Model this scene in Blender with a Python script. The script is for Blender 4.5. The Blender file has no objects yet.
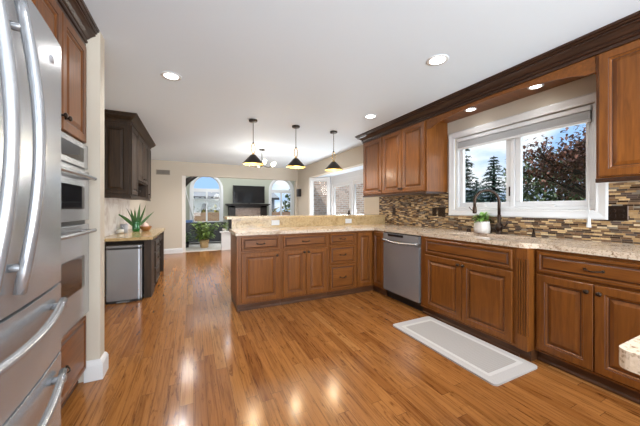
import bpy, math, random
from mathutils import Vector, Matrix, geometry
random.seed(7)
PI = math.pi
S = bpy.context.scene
COL = S.collection

# ------------------------------------------------------------------ camera, world, lights, exposure
cam_d = bpy.data.cameras.new('camera')
cam = bpy.data.objects.new('camera', cam_d); COL.objects.link(cam)
cam.location = (0, 0, 1.2)
cam.rotation_euler = (PI/2, 0, -math.radians(25.062))
cam_d.sensor_width = 36.0
cam_d.lens = 270.54/640*36
cam_d.shift_y = -4.8/640
cam_d.clip_start = 0.05
S.camera = cam
S.view_settings.view_transform = 'Standard'
S.view_settings.look = 'None'
S.view_settings.gamma = 1.0
S.view_settings.use_curve_mapping = False
S.view_settings.exposure = 0.2

W = bpy.data.worlds.new('sky'); S.world = W; W.use_nodes = True
wn, wl = W.node_tree.nodes, W.node_tree.links
wn.clear()
wo = wn.new('ShaderNodeOutputWorld'); wb = wn.new('ShaderNodeBackground')
tc = wn.new('ShaderNodeTexCoord'); mp = wn.new('ShaderNodeMapping'); mp.inputs['Scale'].default_value = (1, 1, 2.6)
nz = wn.new('ShaderNodeTexNoise'); nz.inputs['Scale'].default_value = 4.2; nz.inputs['Detail'].default_value = 6
cr = wn.new('ShaderNodeValToRGB')
cr.color_ramp.elements[0].position = .43; cr.color_ramp.elements[0].color = (.36, .58, .95, 1)
cr.color_ramp.elements[1].position = .60; cr.color_ramp.elements[1].color = (.92, .95, 1, 1)
wl.new(tc.outputs['Generated'], mp.inputs['Vector']); wl.new(mp.outputs['Vector'], nz.inputs['Vector'])
wl.new(nz.outputs['Fac'], cr.inputs['Fac']); wl.new(cr.outputs['Color'], wb.inputs['Color'])
wb.inputs['Strength'].default_value = 1.1
wl.new(wb.outputs['Background'], wo.inputs['Surface'])

def light(name, typ, loc, energy, color=(1, 1, 1), rot=(0, 0, 0), **kw):
    d = bpy.data.lights.new(name, typ); d.energy = energy; d.color = color
    for k, v in kw.items(): setattr(d, k, v)
    o = bpy.data.objects.new(name, d); COL.objects.link(o)
    o.location = loc; o.rotation_euler = rot
    return o
light('sun', 'SUN', (0, 0, 20), 3.2, (1, .96, .9), (math.radians(40), 0, math.radians(-50)), angle=.03)
# unseen area fill added behind the camera, tilted up to brighten the ceiling
light('rear_fill', 'AREA', (.9, -2.9, 1.30), 355, (.88, .945, 1), (math.radians(117), 0, 0), shape='RECTANGLE', size=3.6, size_y=2.0)
light('living_fill', 'AREA', (1.8, 10.2, 3.1), 95, (.97, .99, 1), (0, 0, 0), shape='RECTANGLE', size=4, size_y=2.4)  # added panel under the living room ceiling to brighten it, no known fixture
light('bay_daylight', 'AREA', (3.46, 5.8, .85), 50, (.92, .965, 1), (0, math.radians(112), 0), shape='RECTANGLE', size=.7, size_y=1.7)
light('window_daylight', 'AREA', (3.35, 1.75, 1.65), 6, (.95, .98, 1), (0, math.radians(90), 0), shape='RECTANGLE', size=.8, size_y=1.3)
DOWN = dict(energy=44, color=(1, .975, .945))

# ------------------------------------------------------------------ materials
def mat(name, color=(.5, .5, .5), rough=.5, metal=0., **kw):
    m = bpy.data.materials.new(name); m.use_nodes = True
    b = m.node_tree.nodes['Principled BSDF']
    b.inputs['Base Color'].default_value = (*color, 1)
    b.inputs['Roughness'].default_value = rough; b.inputs['Metallic'].default_value = metal
    for k, v in kw.items(): b.inputs[k.replace('_', ' ')].default_value = v
    return m
def nodes(m): return m.node_tree.nodes, m.node_tree.links, m.node_tree.nodes['Principled BSDF']
def new(n, t, **kw):
    x = n.new(t)
    for k, v in kw.items(): setattr(x, k, v)
    return x
def ramp(n, stops, interp='LINEAR'):
    r = n.new('ShaderNodeValToRGB'); r.color_ramp.interpolation = interp
    e = r.color_ramp.elements
    e[0].position, e[0].color = stops[0][0], (*stops[0][1], 1)
    e[1].position, e[1].color = stops[-1][0], (*stops[-1][1], 1)
    for p, c in stops[1:-1]:
        q = e.new(p); q.color = (*c, 1)
    return r
def math_n(n, l, op, a, b=None):
    x = n.new('ShaderNodeMath'); x.operation = op
    for i, v in enumerate((a, b)):
        if v is None: continue
        if isinstance(v, (int, float)): x.inputs[i].default_value = v
        else: l.new(v, x.inputs[i])
    return x.outputs[0]
def noise(n, l, scale, detail=4, mapping=(1, 1, 1), rough=.55, vec=None, dist=0):
    tcn = n.new('ShaderNodeTexCoord'); mpn = n.new('ShaderNodeMapping'); mpn.inputs['Scale'].default_value = mapping
    l.new(vec if vec is not None else tcn.outputs['Object'], mpn.inputs['Vector'])
    t = n.new('ShaderNodeTexNoise'); t.inputs['Scale'].default_value = scale; t.inputs['Detail'].default_value = detail
    t.inputs['Roughness'].default_value = rough; t.inputs['Distortion'].default_value = dist
    l.new(mpn.outputs['Vector'], t.inputs['Vector'])
    return t.outputs['Fac']
def mixc(n, l, fac, a, b, mode='MIX'):
    x = n.new('ShaderNodeMix'); x.data_type = 'RGBA'; x.blend_type = mode
    for s, v in ((x.inputs[0], fac), (x.inputs[6], a), (x.inputs[7], b)):
        if isinstance(v, (int, float)): s.default_value = v
        elif isinstance(v, tuple): s.default_value = (*v, 1)
        else: l.new(v, s)
    return x.outputs[2]
def bump(n, l, b, h, strength=.1, dist=.002):
    x = n.new('ShaderNodeBump'); x.inputs['Strength'].default_value = strength; x.inputs['Distance'].default_value = dist
    l.new(h, x.inputs['Height']); l.new(x.outputs['Normal'], b.inputs['Normal'])

def wood(name, dark, light_, grain=(14, 14, 1.1), rough=.36, coat=.06):
    m = mat(name, light_, rough); n, l, b = nodes(m)
    f1 = noise(n, l, 3.0, 5, grain, .6, dist=.6)
    f2 = noise(n, l, 2.0, 2)
    r = ramp(n, [(.28, dark), (.72, light_)])
    l.new(f1, r.inputs['Fac'])
    r2 = ramp(n, [(.3, (.86, .84, .82)), (.7, (1.1, 1.08, 1.06))]); l.new(f2, r2.inputs['Fac'])
    c = mixc(n, l, 1.0, r.outputs['Color'], r2.outputs['Color'], 'MULTIPLY')
    l.new(c, b.inputs['Base Color'])
    b.inputs['Coat Weight'].default_value = coat; b.inputs['Coat Roughness'].default_value = .2; b.inputs['Specular IOR Level'].default_value = .32
    return m
CAB_D, CAB_L = (.118, .038, .0075), (.228, .079, .014)
M = {}
M['cab'] = wood('cabinet_wood', CAB_D, CAB_L)
M['cabh'] = wood('cabinet_wood_horizontal', CAB_D, CAB_L, (1.1, 14, 14))
M['glaze'] = mat('dark_glaze_line', (.075, .026, .010), .4)
M['crown'] = wood('crown_dark_wood', (.022, .010, .006), (.055, .025, .014), (14, 1.2, 14), .3)
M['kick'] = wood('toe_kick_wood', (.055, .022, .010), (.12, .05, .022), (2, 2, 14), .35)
M['dark'] = wood('espresso_wood', (.018, .009, .004), (.050, .027, .012), (14, 14, 1.1), .5, 0.)
M['darkg'] = mat('espresso_groove', (.010, .006, .004), .4)

def planks(vec_along, vec_across, n, l, width, length, jitter=1.0):
    """returns (random per plank, second random, gap mask) for boards of random stagger"""
    row = math_n(n, l, 'FLOOR', math_n(n, l, 'DIVIDE', vec_across, width))
    wn1 = n.new('ShaderNodeTexWhiteNoise'); wn1.noise_dimensions = '1D'; l.new(row, wn1.inputs['W'])
    off = math_n(n, l, 'MULTIPLY', wn1.outputs['Value'], 37.0)
    a = math_n(n, l, 'ADD', math_n(n, l, 'DIVIDE', vec_along, length), off)
    col = math_n(n, l, 'FLOOR', a)
    cv = n.new('ShaderNodeCombineXYZ'); l.new(row, cv.inputs[0]); l.new(col, cv.inputs[1])
    wn2 = n.new('ShaderNodeTexWhiteNoise'); wn2.noise_dimensions = '2D'; l.new(cv.outputs[0], wn2.inputs['Vector'])
    fx = math_n(n, l, 'FRACT', math_n(n, l, 'DIVIDE', vec_across, width))
    fy = math_n(n, l, 'FRACT', a)
    return wn2, fx, fy, a
def edge_mask(n, l, f, e):
    lo = math_n(n, l, 'LESS_THAN', f, e); hi = math_n(n, l, 'GREATER_THAN', f, 1-e)
    return math_n(n, l, 'MAXIMUM', lo, hi)

def floor_material():
    m = mat('oak_strip_floor', rough=.22); n, l, b = nodes(m)
    t = n.new('ShaderNodeTexCoord'); s = n.new('ShaderNodeSeparateXYZ'); l.new(t.outputs['Object'], s.inputs[0])
    wnz, fx, fy, a = planks(s.outputs[1], s.outputs[0], n, l, .076, .95)
    r = ramp(n, [(0, (.235, .086, .021)), (.25, (.295, .117, .030)), (.55, (.335, .140, .038)), (.8, (.305, .124, .033)), (1, (.38, .174, .052))])
    l.new(wnz.outputs['Value'], r.inputs['Fac'])
    # grain: stretched along the board and shifted per board
    sh = n.new('ShaderNodeVectorMath'); sh.operation = 'MULTIPLY_ADD'
    l.new(wnz.outputs['Color'], sh.inputs[0]); sh.inputs[1].default_value = (9, 9, 9); l.new(t.outputs['Object'], sh.inputs[2])
    g1 = noise(n, l, 1.0, 6, (34, 1.5, 1), .62, sh.outputs[0], 1.6)
    r1 = ramp(n, [(.36, (.60, .52, .46)), (.50, (.95, .94, .93)), (.7, (1.12, 1.11, 1.08))]); l.new(g1, r1.inputs['Fac'])
    g2 = noise(n, l, 1.0, 3, (120, 3.5, 1), .6, sh.outputs[0])
    r2 = ramp(n, [(.34, (.8, .76, .72)), (.5, (1, 1, 1))]); l.new(g2, r2.inputs['Fac'])
    c = mixc(n, l, .9, r.outputs['Color'], r1.outputs['Color'], 'MULTIPLY')
    c = mixc(n, l, .7, c, r2.outputs['Color'], 'MULTIPLY')
    g3 = noise(n, l, 1.0, 4, (17, 2.2, 1), .7, sh.outputs[0], 2.6)
    r3 = ramp(n, [(.35, (.36, .26, .20)), (.43, (1, 1, 1))]); l.new(g3, r3.inputs['Fac'])
    c = mixc(n, l, .75, c, r3.outputs['Color'], 'MULTIPLY')
    gap = math_n(n, l, 'MAXIMUM', edge_mask(n, l, fx, .012), edge_mask(n, l, fy, .0012))
    c = mixc(n, l, gap, c, (.09, .035, .012))
    l.new(c, b.inputs['Base Color'])
    rr = n.new('ShaderNodeMapRange'); l.new(g1, rr.inputs[0]); rr.inputs[3].default_value = .12; rr.inputs[4].default_value = .22
    l.new(rr.outputs[0], b.inputs['Roughness'])
    h = math_n(n, l, 'SUBTRACT', math_n(n, l, 'MULTIPLY', wnz.outputs['Value'], .25), gap)
    bump(n, l, b, h, .22, .001)
    b.inputs['Specular IOR Level'].default_value = .42
    return m
M['floor'] = floor_material()

def mosaic_material():
    m = mat('linear_mosaic_tile', rough=.2); n, l, b = nodes(m)
    t = n.new('ShaderNodeTexCoord'); s = n.new('ShaderNodeSeparateXYZ'); l.new(t.outputs['Object'], s.inputs[0])
    wnz, fz, fy, a = planks(s.outputs[1], s.outputs[2], n, l, .0150, .060)
    r = ramp(n, [(0, (.040, .020, .012)), (.17, (.15, .080, .040)), (.32, (.38, .24, .11)), (.46, (.075, .045, .028)),
                 (.58, (.55, .38, .19)), (.70, (.20, .115, .055)), (.82, (.22, .19, .15)), (.88, (.64, .50, .31)), (.95, (.07, .045, .04))], 'CONSTANT')
    l.new(wnz.outputs['Value'], r.inputs['Fac'])
    f = noise(n, l, 60, 3)
    r2 = ramp(n, [(.3, (.8, .78, .75)), (.7, (1.15, 1.15, 1.15))]); l.new(f, r2.inputs['Fac'])
    c = mixc(n, l, 1, r.outputs['Color'], r2.outputs['Color'], 'MULTIPLY')
    gap = math_n(n, l, 'MAXIMUM', edge_mask(n, l, fz, .065), edge_mask(n, l, fy, .015))
    c = mixc(n, l, gap, c, (.24, .19, .13))
    l.new(c, b.inputs['Base Color'])
    sep = n.new('ShaderNodeSeparateColor'); l.new(wnz.outputs['Color'], sep.inputs[0])
    rr = n.new('ShaderNodeMapRange'); l.new(sep.outputs[1], rr.inputs[0]); rr.inputs[3].default_value = .06; rr.inputs[4].default_value = .5
    l.new(math_n(n, l, 'MAXIMUM', rr.outputs[0], math_n(n, l, 'MULTIPLY', gap, .8)), b.inputs['Roughness'])
    bump(n, l, b, math_n(n, l, 'SUBTRACT', 1.0, gap), .5, .0015)
    return m
M['mosaic'] = mosaic_material()

def granite(name, base, speck, fleck, k=1.0):
    m = mat(name, base, .16); n, l, b = nodes(m)
    f1 = noise(n, l, 9*k, 6, rough=.65, dist=.8); f2 = noise(n, l, 55*k, 4, rough=.7); f3 = noise(n, l, 120*k, 2)
    r1 = ramp(n, [(.3, speck), (.48, base), (.62, base), (.8, tuple(min(1, c*1.25) for c in base))]); l.new(f1, r1.inputs['Fac'])
    r2 = ramp(n, [(.33, fleck), (.47, (1, 1, 1)), (.62, (1, 1, 1)), (.75, (1.12, 1.1, 1.06))]); l.new(f2, r2.inputs['Fac'])
    r3 = ramp(n, [(.32, (.45, .38, .32)), (.44, (1, 1, 1))]); l.new(f3, r3.inputs['Fac'])
    c = mixc(n, l, 1, r1.outputs['Color'], r2.outputs['Color'], 'MULTIPLY')
    c = mixc(n, l, .8, c, r3.outputs['Color'], 'MULTIPLY')
    l.new(c, b.inputs['Base Color'])
    return m
M['granite'] = granite('beige_granite', (.60, .49, .38), (.36, .26, .18), (.42, .34, .28))
M['granite_gold'] = granite('gold_granite', (.50, .36, .18), (.28, .18, .08), (.45, .34, .22), 1.4)

def steel(name, col=(.43, .45, .475), rough=.25, stretch=(1, 60, 1)):
    m = mat(name, col, rough, .72); n, l, b = nodes(m)
    f = noise(n, l, 12, 3, stretch)
    rr = n.new('ShaderNodeMapRange'); l.new(f, rr.inputs[0]); rr.inputs[3].default_value = rough-.02; rr.inputs[4].default_value = rough+.03
    l.new(rr.outputs[0], b.inputs['Roughness'])
    f2 = noise(n, l, 2.4, 1, (1, 1, .5)); bump(n, l, b, f2, .22, .03)
    return m
M['steel'] = steel('brushed_steel', stretch=(2, 2, 90))
M['steel_dw'] = mat('satin_steel', (.36, .38, .41), .24, .6)
M['steel_h'] = steel('polished_steel', (.36, .37, .39), .24, (60, 2, 2))
M['bronze'] = mat('oil_rubbed_bronze', (.045, .030, .022), .34, .85)
M['black'] = mat('black_plastic', (.012, .012, .013), .35)
M['blackglass'] = mat('black_glass', (.012, .012, .014), .06)
M['white'] = mat('white_painted_trim', (.68, .69, .70), .38)
M['whiteplastic'] = mat('white_plastic', (.60, .60, .59), .45)
M['blindfab'] = mat('grey_white_blind_fabric', (.40, .41, .42), .7)
M['brass'] = mat('brushed_brass', (.75, .52, .20), .25, 1.0)
M['gold_in'] = mat('gold_shade_lining', (.78, .53, .16), .38, .6)
M['shade'] = mat('bronze_shade', (.030, .024, .020), .4, .5)
M['bulb'] = mat('lamp_bulb', (1, .95, .85), .4, Emission_Color=(1, .86, .62, 1), Emission_Strength=14)
M['lens'] = mat('downlight_lens', (1, 1, 1), .5, Emission_Color=(1, .96, .90, 1), Emission_Strength=9)

def plaster(name, col, k=.03):
    m = mat(name, col, .75); n, l, b = nodes(m)
    f = noise(n, l, 90, 3); bump(n, l, b, f, .05, .002)
    return m
M['ceil'] = plaster('ceiling_paint', (.69, .775, .855))
M['beige'] = plaster('beige_wall_paint', (.53, .475, .395))
M['green'] = plaster('sage_wall_paint', (.40, .415, .345))
M['whitewall'] = plaster('white_wall_paint', (.72, .69, .65))
def carpet():
    m = mat('pale_carpet', (.60, .57, .53), .9); n, l, b = nodes(m)
    f = noise(n, l, 150, 3); r = ramp(n, [(.3, (.50, .47, .43)), (.7, (.68, .66, .62))]); l.new(f, r.inputs['Fac'])
    l.new(r.outputs['Color'], b.inputs['Base Color']); bump(n, l, b, f, .4, .004)
    return m
M['carpet'] = carpet()
def tile_back():
    m = mat('pale_marble_tile', (.74, .68, .64), .25); n, l, b = nodes(m)
    f = noise(n, l, 3.5, 6, dist=1.5); r = ramp(n, [(.35, (.62, .54, .50)), (.55, (.80, .76, .73))]); l.new(f, r.inputs['Fac'])
    l.new(r.outputs['Color'], b.inputs['Base Color'])
    return m
M['marble'] = tile_back()
def brick_mat(name, c1, c2, mortar, swap=False):
    m = mat(name, c1, .85); n, l, b = nodes(m)
    t = n.new('ShaderNodeTexCoord'); s = n.new('ShaderNodeSeparateXYZ'); l.new(t.outputs['Object'], s.inputs[0])
    cv = n.new('ShaderNodeCombineXYZ'); l.new(math_n(n, l, 'ADD', s.outputs[0], s.outputs[1]), cv.inputs[0]); l.new(s.outputs[2], cv.inputs[1])
    k = n.new('ShaderNodeTexBrick'); l.new(cv.outputs[0], k.inputs['Vector'])
    k.inputs['Color1'].default_value = (*c1, 1); k.inputs['Color2'].default_value = (*c2, 1); k.inputs['Mortar'].default_value = (*mortar, 1)
    k.inputs['Scale'].default_value = 1; k.inputs['Brick Width'].default_value = .21; k.inputs['Row Height'].default_value = .072
    k.inputs['Mortar Size'].default_value = .008
    f = noise(n, l, 30, 4); r = ramp(n, [(.3, (.75, .72, .7)), (.7, (1.2, 1.2, 1.2))]); l.new(f, r.inputs['Fac'])
    l.new(mixc(n, l, 1, k.outputs['Color'], r.outputs['Color'], 'MULTIPLY'), b.inputs['Base Color'])
    return m
M['brick'] = brick_mat('pale_pink_brick', (.66, .48, .40), (.42, .29, .235), (.66, .62, .58))
M['brick_brown'] = brick_mat('brown_brick', (.42, .22, .11), (.30, .15, .08), (.42, .36, .30))
M['stone'] = granite('fireplace_stone', (.42, .32, .27), (.20, .15, .13), (.5, .42, .38), .6)
def glass_mat(name):
    m = bpy.data.materials.new(name); m.use_nodes = True; n, l = m.node_tree.nodes, m.node_tree.links; n.clear()
    o = n.new('ShaderNodeOutputMaterial'); mx = n.new('ShaderNodeMixShader'); fr = n.new('ShaderNodeFresnel'); fr.inputs['IOR'].default_value = 1.35
    tr = n.new('ShaderNodeBsdfTransparent'); tr.inputs['Color'].default_value = (.97, .985, .98, 1); g = n.new('ShaderNodeBsdfGlossy'); g.inputs['Roughness'].default_value = .02
    ge = n.new('ShaderNodeNewGeometry'); l.new(math_n(n, l, 'MULTIPLY', fr.outputs[0], math_n(n, l, 'SUBTRACT', 1.0, ge.outputs['Backfacing'])), mx.inputs[0]); l.new(tr.outputs[0], mx.inputs[1]); l.new(g.outputs[0], mx.inputs[2]); l.new(mx.outputs[0], o.inputs['Surface'])
    return m
M['glass'] = glass_mat('window_glass')
M['greenglass'] = mat('green_vase_glass', (.03, .20, .05), .08, Transmission_Weight=.45)
M['clearglass'] = glass_mat('clear_jar_glass')
def leafmat(name, a, b_, rough=.5):
    m = mat(name, a, rough); n, l, b = nodes(m)
    f = noise(n, l, 7, 3); r = ramp(n, [(.3, a), (.7, b_)]); l.new(f, r.inputs['Fac']); l.new(r.outputs['Color'], b.inputs['Base Color'])
    return m
M['leaf'] = leafmat('herb_leaf', (.13, .30, .04), (.34, .52, .13))
M['snake'] = leafmat('snake_plant_leaf', (.02, .075, .018), (.09, .20, .05))
M['housep'] = leafmat('house_plant_leaf', (.05, .13, .02), (.28, .36, .08))
M['conifer'] = leafmat('conifer_needles', (.045, .085, .06), (.13, .20, .16), .8)
M['plum'] = leafmat('plum_leaf', (.07, .026, .018), (.26, .11, .07), .6)
M['hedge'] = leafmat('hedge_leaf', (.06, .10, .045), (.16, .21, .10), .8)
M['yellowleaf'] = leafmat('golden_leaf', (.24, .20, .04), (.42, .34, .10), .8)
M['bark'] = mat('dark_bark', (.035, .025, .020), .9)
M['soil'] = mat('potting_soil', (.03, .02, .015), .95)
M['pot'] = mat('white_ceramic_pot', (.66, .62, .57), .5)
M['terracotta'] = mat('tan_planter', (.50, .33, .16), .7)
M['greycan'] = mat('grey_candle_ceramic', (.36, .36, .38), .6)
M['bowlwood'] = wood('olive_wood_bowl', (.18, .07, .02), (.38, .18, .06), (4, 4, 12))
M['pinkstone'] = mat('pink_salt_stone', (.75, .52, .44), .55)
M['grass'] = leafmat('lawn', (.09, .14, .04), (.17, .22, .07), .9)
M['siding'] = mat('pale_siding', (.62, .57, .54), .7)
M['roofgrey'] = mat('grey_shingle_roof', (.30, .30, .31), .8)
M['fascia'] = mat('dark_fascia', (.06, .06, .065), .6)
M['sofa'] = mat('black_lacquer', (.014, .014, .016), .35)
M['blue'] = mat('blue_cloth', (.12, .20, .42), .7)
M['tvblack'] = mat('television_screen', (.008, .009, .011), .12)
M['mantel'] = wood('mantel_black_wood', (.012, .009, .008), (.03, .022, .018), (2, 14, 14))
M['sinkmat'] = mat('brown_composite_sink', (.055, .042, .03), .4)
def matmat(name, a, b_, sc):
    m = mat(name, a, .85); n, l, b = nodes(m)
    w = n.new('ShaderNodeTexChecker'); w.inputs['Scale'].default_value = sc
    w.inputs['Color1'].default_value = (*a, 1); w.inputs['Color2'].default_value = (*b_, 1)
    t = n.new('ShaderNodeTexCoord'); mpn = n.new('ShaderNodeMapping'); mpn.inputs['Rotation'].default_value = (0, 0, PI/4)
    l.new(t.outputs['Object'], mpn.inputs[0]); l.new(mpn.outputs[0], w.inputs['Vector'])
    f = noise(n, l, 120, 2); l.new(mixc(n, l, .35, w.outputs['Color'], mixc(n, l, f, a, b_)), b.inputs['Base Color'])
    bump(n, l, b, f, .3, .002)
    return m
M['mat_out'] = matmat('mat_border', (.50, .475, .46), (.43, .405, .39), 160)
M['mat_in'] = matmat('mat_weave', (.41, .385, .36), (.34, .315, .295), 90)
M['mat_line'] = mat('mat_pale_band', (.56, .54, .52), .85)

# ------------------------------------------------------------------ mesh helpers
class MB:
    def __init__(s): s.v = []; s.f = []; s.mi = []; s.sm = []
    def add(s, vs, fs, m=0, smooth=False):
        o = len(s.v); s.v += [tuple(v) for v in vs]
        for f in fs: s.f.append([i+o for i in f]); s.mi.append(m); s.sm.append(smooth)
        return s
    def box(s, x0, x1, y0, y1, z0, z1, m=0):
        vs = [(x, y, z) for z in (z0, z1) for y in (y0, y1) for x in (x0, x1)]
        return s.add(vs, [(0, 2, 3, 1), (4, 5, 7, 6), (0, 1, 5, 4), (2, 6, 7, 3), (0, 4, 6, 2), (1, 3, 7, 5)], m)
    def rings(s, x0, x1, z0, z1, prof, m=0, accent=(), am=1, ytop=None):
        """raised panel facing -y: prof = [(inset, y)] from outer back edge to centre; accent ring indices take am"""
        vs = []
        for ins, y in prof:
            vs += [(x0+ins, y, z0+ins), (x1-ins, y, z0+ins), (x1-ins, y, z1-ins), (x0+ins, y, z1-ins)]
        o = len(s.v); s.v += vs; k = len(prof)
        for i in range(k-1):
            for j in range(4):
                a, b = o+i*4+j, o+i*4+(j+1) % 4
                s.f.append([a, b, b+4, a+4]); s.mi.append(am if i in accent else m); s.sm.append(False)
        s.f.append([o+(k-1)*4+j for j in range(4)]); s.mi.append(m); s.sm.append(False)
        return s
    def lathe(s, prof, seg=20, c=(0, 0, 0), m=0, axis='z', cap=True, smooth=True):
        vs = []; fs = []
        for r, h in prof:
            for i in range(seg):
                a = 2*PI*i/seg; p, q = r*math.cos(a), r*math.sin(a)
                if axis == 'z': v = (c[0]+p, c[1]+q, c[2]+h)
                elif axis == 'y': v = (c[0]+p, c[1]+h, c[2]-q)
                else: v = (c[0]+h, c[1]+p, c[2]+q)
                vs.append(v)
        for i in range(len(prof)-1):
            for j in range(seg):
                a, b = i*seg+j, i*seg+(j+1) % seg
                fs.append((a, b, b+seg, a+seg))
        s.add(vs, fs, m, smooth)
        if cap:
            o = len(s.v)-len(vs)
            if prof[0][0] > 1e-5: s.f.append([o+j for j in range(seg)][::-1]); s.mi.append(m); s.sm.append(False)
            if prof[-1][0] > 1e-5: s.f.append([o+(len(prof)-1)*seg+j for j in range(seg)]); s.mi.append(m); s.sm.append(False)
        return s
    def tube(s, pts, r, seg=10, m=0, closed=False):
        pts = [Vector(p) for p in pts]; n = len(pts)
        rs = r if isinstance(r, (list, tuple)) else [r]*n
        vs = []; up = None
        for i, p in enumerate(pts):
            if closed: t = pts[(i+1) % n]-pts[i-1]
            else: t = pts[min(i+1, n-1)]-pts[max(i-1, 0)]
            t.normalize()
            if up is None:
                up = Vector((0, 0, 1)) if abs(t.z) < .9 else Vector((1, 0, 0))
            u = up-t*up.dot(t)
            if u.length < 1e-4: u = t.orthogonal()
            u.normalize(); w = t.cross(u); up = u
            for j in range(seg):
                a = 2*PI*j/seg; vs.append(p+u*(rs[i]*math.cos(a))+w*(rs[i]*math.sin(a)))
        fs = []
        for i in range(n if closed else n-1):
            for j in range(seg):
                a = i*seg+j; b = i*seg+(j+1) % seg; a2 = ((i+1) % n)*seg+j; b2 = ((i+1) % n)*seg+(j+1) % seg
                fs.append((a, b, b2, a2))
        s.add(vs, fs, m, True)
        if not closed:
            o = len(s.v)-len(vs)
            s.f.append([o+j for j in range(seg)][::-1]); s.mi.append(m); s.sm.append(False)
            s.f.append([o+(n-1)*seg+j for j in range(seg)]); s.mi.append(m); s.sm.append(False)
        return s
    def prism(s, outer, holes, a0, a1, axis='z', m=0, smooth=False):
        loops = [outer]+list(holes)
        flat = [p for lp in loops for p in lp]
        tris = geometry.tessellate_polygon([[Vector((p[0], p[1], 0)) for p in lp] for lp in loops])
        def mp_(p, a):
            return (p[0], p[1], a) if axis == 'z' else ((p[0], a, p[1]) if axis == 'y' else (a, p[0], p[1]))
        N = len(flat)
        vs = [mp_(p, a0) for p in flat]+[mp_(p, a1) for p in flat]
        fs = [tuple(t) for t in tris]+[tuple(i+N for i in t[::-1]) for t in tris]
        s.add(vs, fs, m)
        o = len(s.v)-len(vs); k = 0
        for lp in loops:
            q = len(lp)
            for i in range(q):
                a, b = o+k+i, o+k+(i+1) % q
                s.f.append([a, b, b+N, a+N]); s.mi.append(m); s.sm.append(smooth)
            k += q
        return s
    def sweep(s, prof, path, m=0, closed=False, mm=None):
        """prof = [(out, z)] closed outline; path = [(x, y)]; 'out' is to the right of travel"""
        P = [Vector((p[0], p[1])) for p in path]; n = len(P); offs = []
        for i in range(n):
            d1 = (P[i]-P[i-1]).normalized() if (i > 0 or closed) else None
            d2 = (P[(i+1) % n]-P[i]).normalized() if (i < n-1 or closed) else None
            d1 = d1 or d2; d2 = d2 or d1
            n1 = Vector((d1.y, -d1.x)); n2 = Vector((d2.y, -d2.x)); b = n1+n2
            offs.append(b/(b.dot(n1)) if b.length > 1e-4 else n1)
        k = len(prof); vs = []
        for i in range(n):
            for o_, z in prof: q = P[i]+offs[i]*o_; vs.append((q.x, q.y, z))
        o = len(s.v); s.v += vs
        for i in range(n if closed else n-1):
            for j in range(k):
                a, b = o+i*k+j, o+i*k+(j+1) % k
                a2, b2 = o+((i+1) % n)*k+j, o+((i+1) % n)*k+(j+1) % k
                s.f.append([a, b, b2, a2]); s.mi.append(mm.get(j, m) if mm else m); s.sm.append(False)
        if not closed:
            s.f.append([o+j for j in range(k)]); s.mi.append(m); s.sm.append(False)
            s.f.append([o+(n-1)*k+j for j in range(k)][::-1]); s.mi.append(m); s.sm.append(False)
        return s
    def leaf(s, base, az, el, L, w, bend=.6, seg=5, m=0, fold=.15, roll=0):
        d = Vector((math.cos(az), math.sin(az), 0)); side = Vector((-math.sin(az), math.cos(az), 0))
        p = Vector(base); vs = []; e = el
        for i in range(seg+1):
            t = i/seg; ww = w*math.sin(PI*min(1, .12+.88*t)**.8)*.5 if i < seg else .0008
            up = d*(-math.sin(e))+Vector((0, 0, math.cos(e)))
            sd = side*math.cos(roll)+up*math.sin(roll); uu = up*math.cos(roll)-side*math.sin(roll)
            vs += [p-sd*ww+uu*ww*fold, p.copy(), p+sd*ww+uu*ww*fold]
            p = p+(d*math.cos(e)+Vector((0, 0, math.sin(e))))*(L/seg); e -= bend/seg
        fs = []
        for i in range(seg):
            for j in range(2):
                a = i*3+j; fs.append((a, a+1, a+4, a+3))
        return s.add(vs, fs, m, True)
    def build(s, name, mats, parent=None, bevel=0., seg=2, loc=None, rotz=None, angle=35):
        me = bpy.data.meshes.new(name); me.from_pydata(s.v, [], s.f)
        if not isinstance(mats, (list, tuple)): mats = [mats]
        for x in mats: me.materials.append(M[x] if isinstance(x, str) else x)
        me.polygons.foreach_set('material_index', s.mi); me.polygons.foreach_set('use_smooth', s.sm)
        me.validate(); me.update()
        import bmesh
        bm = bmesh.new(); bm.from_mesh(me); bmesh.ops.recalc_face_normals(bm, faces=bm.faces); bm.to_mesh(me); bm.free()
        o = bpy.data.objects.new(name, me); COL.objects.link(o)
        if parent: o.parent = parent
        if loc: o.location = loc
        if rotz is not None: o.rotation_euler = (0, 0, rotz)
        if bevel:
            b = o.modifiers.new('edge', 'BEVEL'); b.width = bevel; b.segments = seg; b.limit_method = 'ANGLE'; b.angle_limit = math.radians(angle)
        return o

def tag(o, label=None, cat=None, group=None, kind=None):
    if label: o['label'] = label
    if cat: o['category'] = cat
    if group: o['group'] = group
    if kind: o['kind'] = kind
    return o
def thing(name, label, cat, loc=(0, 0, 0), rotz=0, group=None):
    o = bpy.data.objects.new(name, None); COL.objects.link(o); o.empty_display_size = .1
    o.location = loc; o.rotation_euler = (0, 0, rotz)
    return tag(o, label, cat, group)
def struct(name, mb, m, **kw): return tag(mb.build(name, m, **kw), kind='structure')
def sroot(name, loc=(0, 0, 0), rotz=0):
    o = bpy.data.objects.new(name, None); COL.objects.link(o); o.location = loc; o.rotation_euler = (0, 0, rotz); o['kind'] = 'structure'
    return o
def dup(root, loc, label=None, rotz=None):
    def cp(o, par):
        c = o.copy(); COL.objects.link(c)
        if par: c.parent = par
        for ch in o.children: cp(ch, c)
        return c
    r = cp(root, None); r.location = loc
    if rotz is not None: r.rotation_euler = (0, 0, rotz)
    if label: r['label'] = label
    return r
def rect(x0, x1, y0, y1): return [(x0, y0), (x1, y0), (x1, y1), (x0, y1)]
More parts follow.
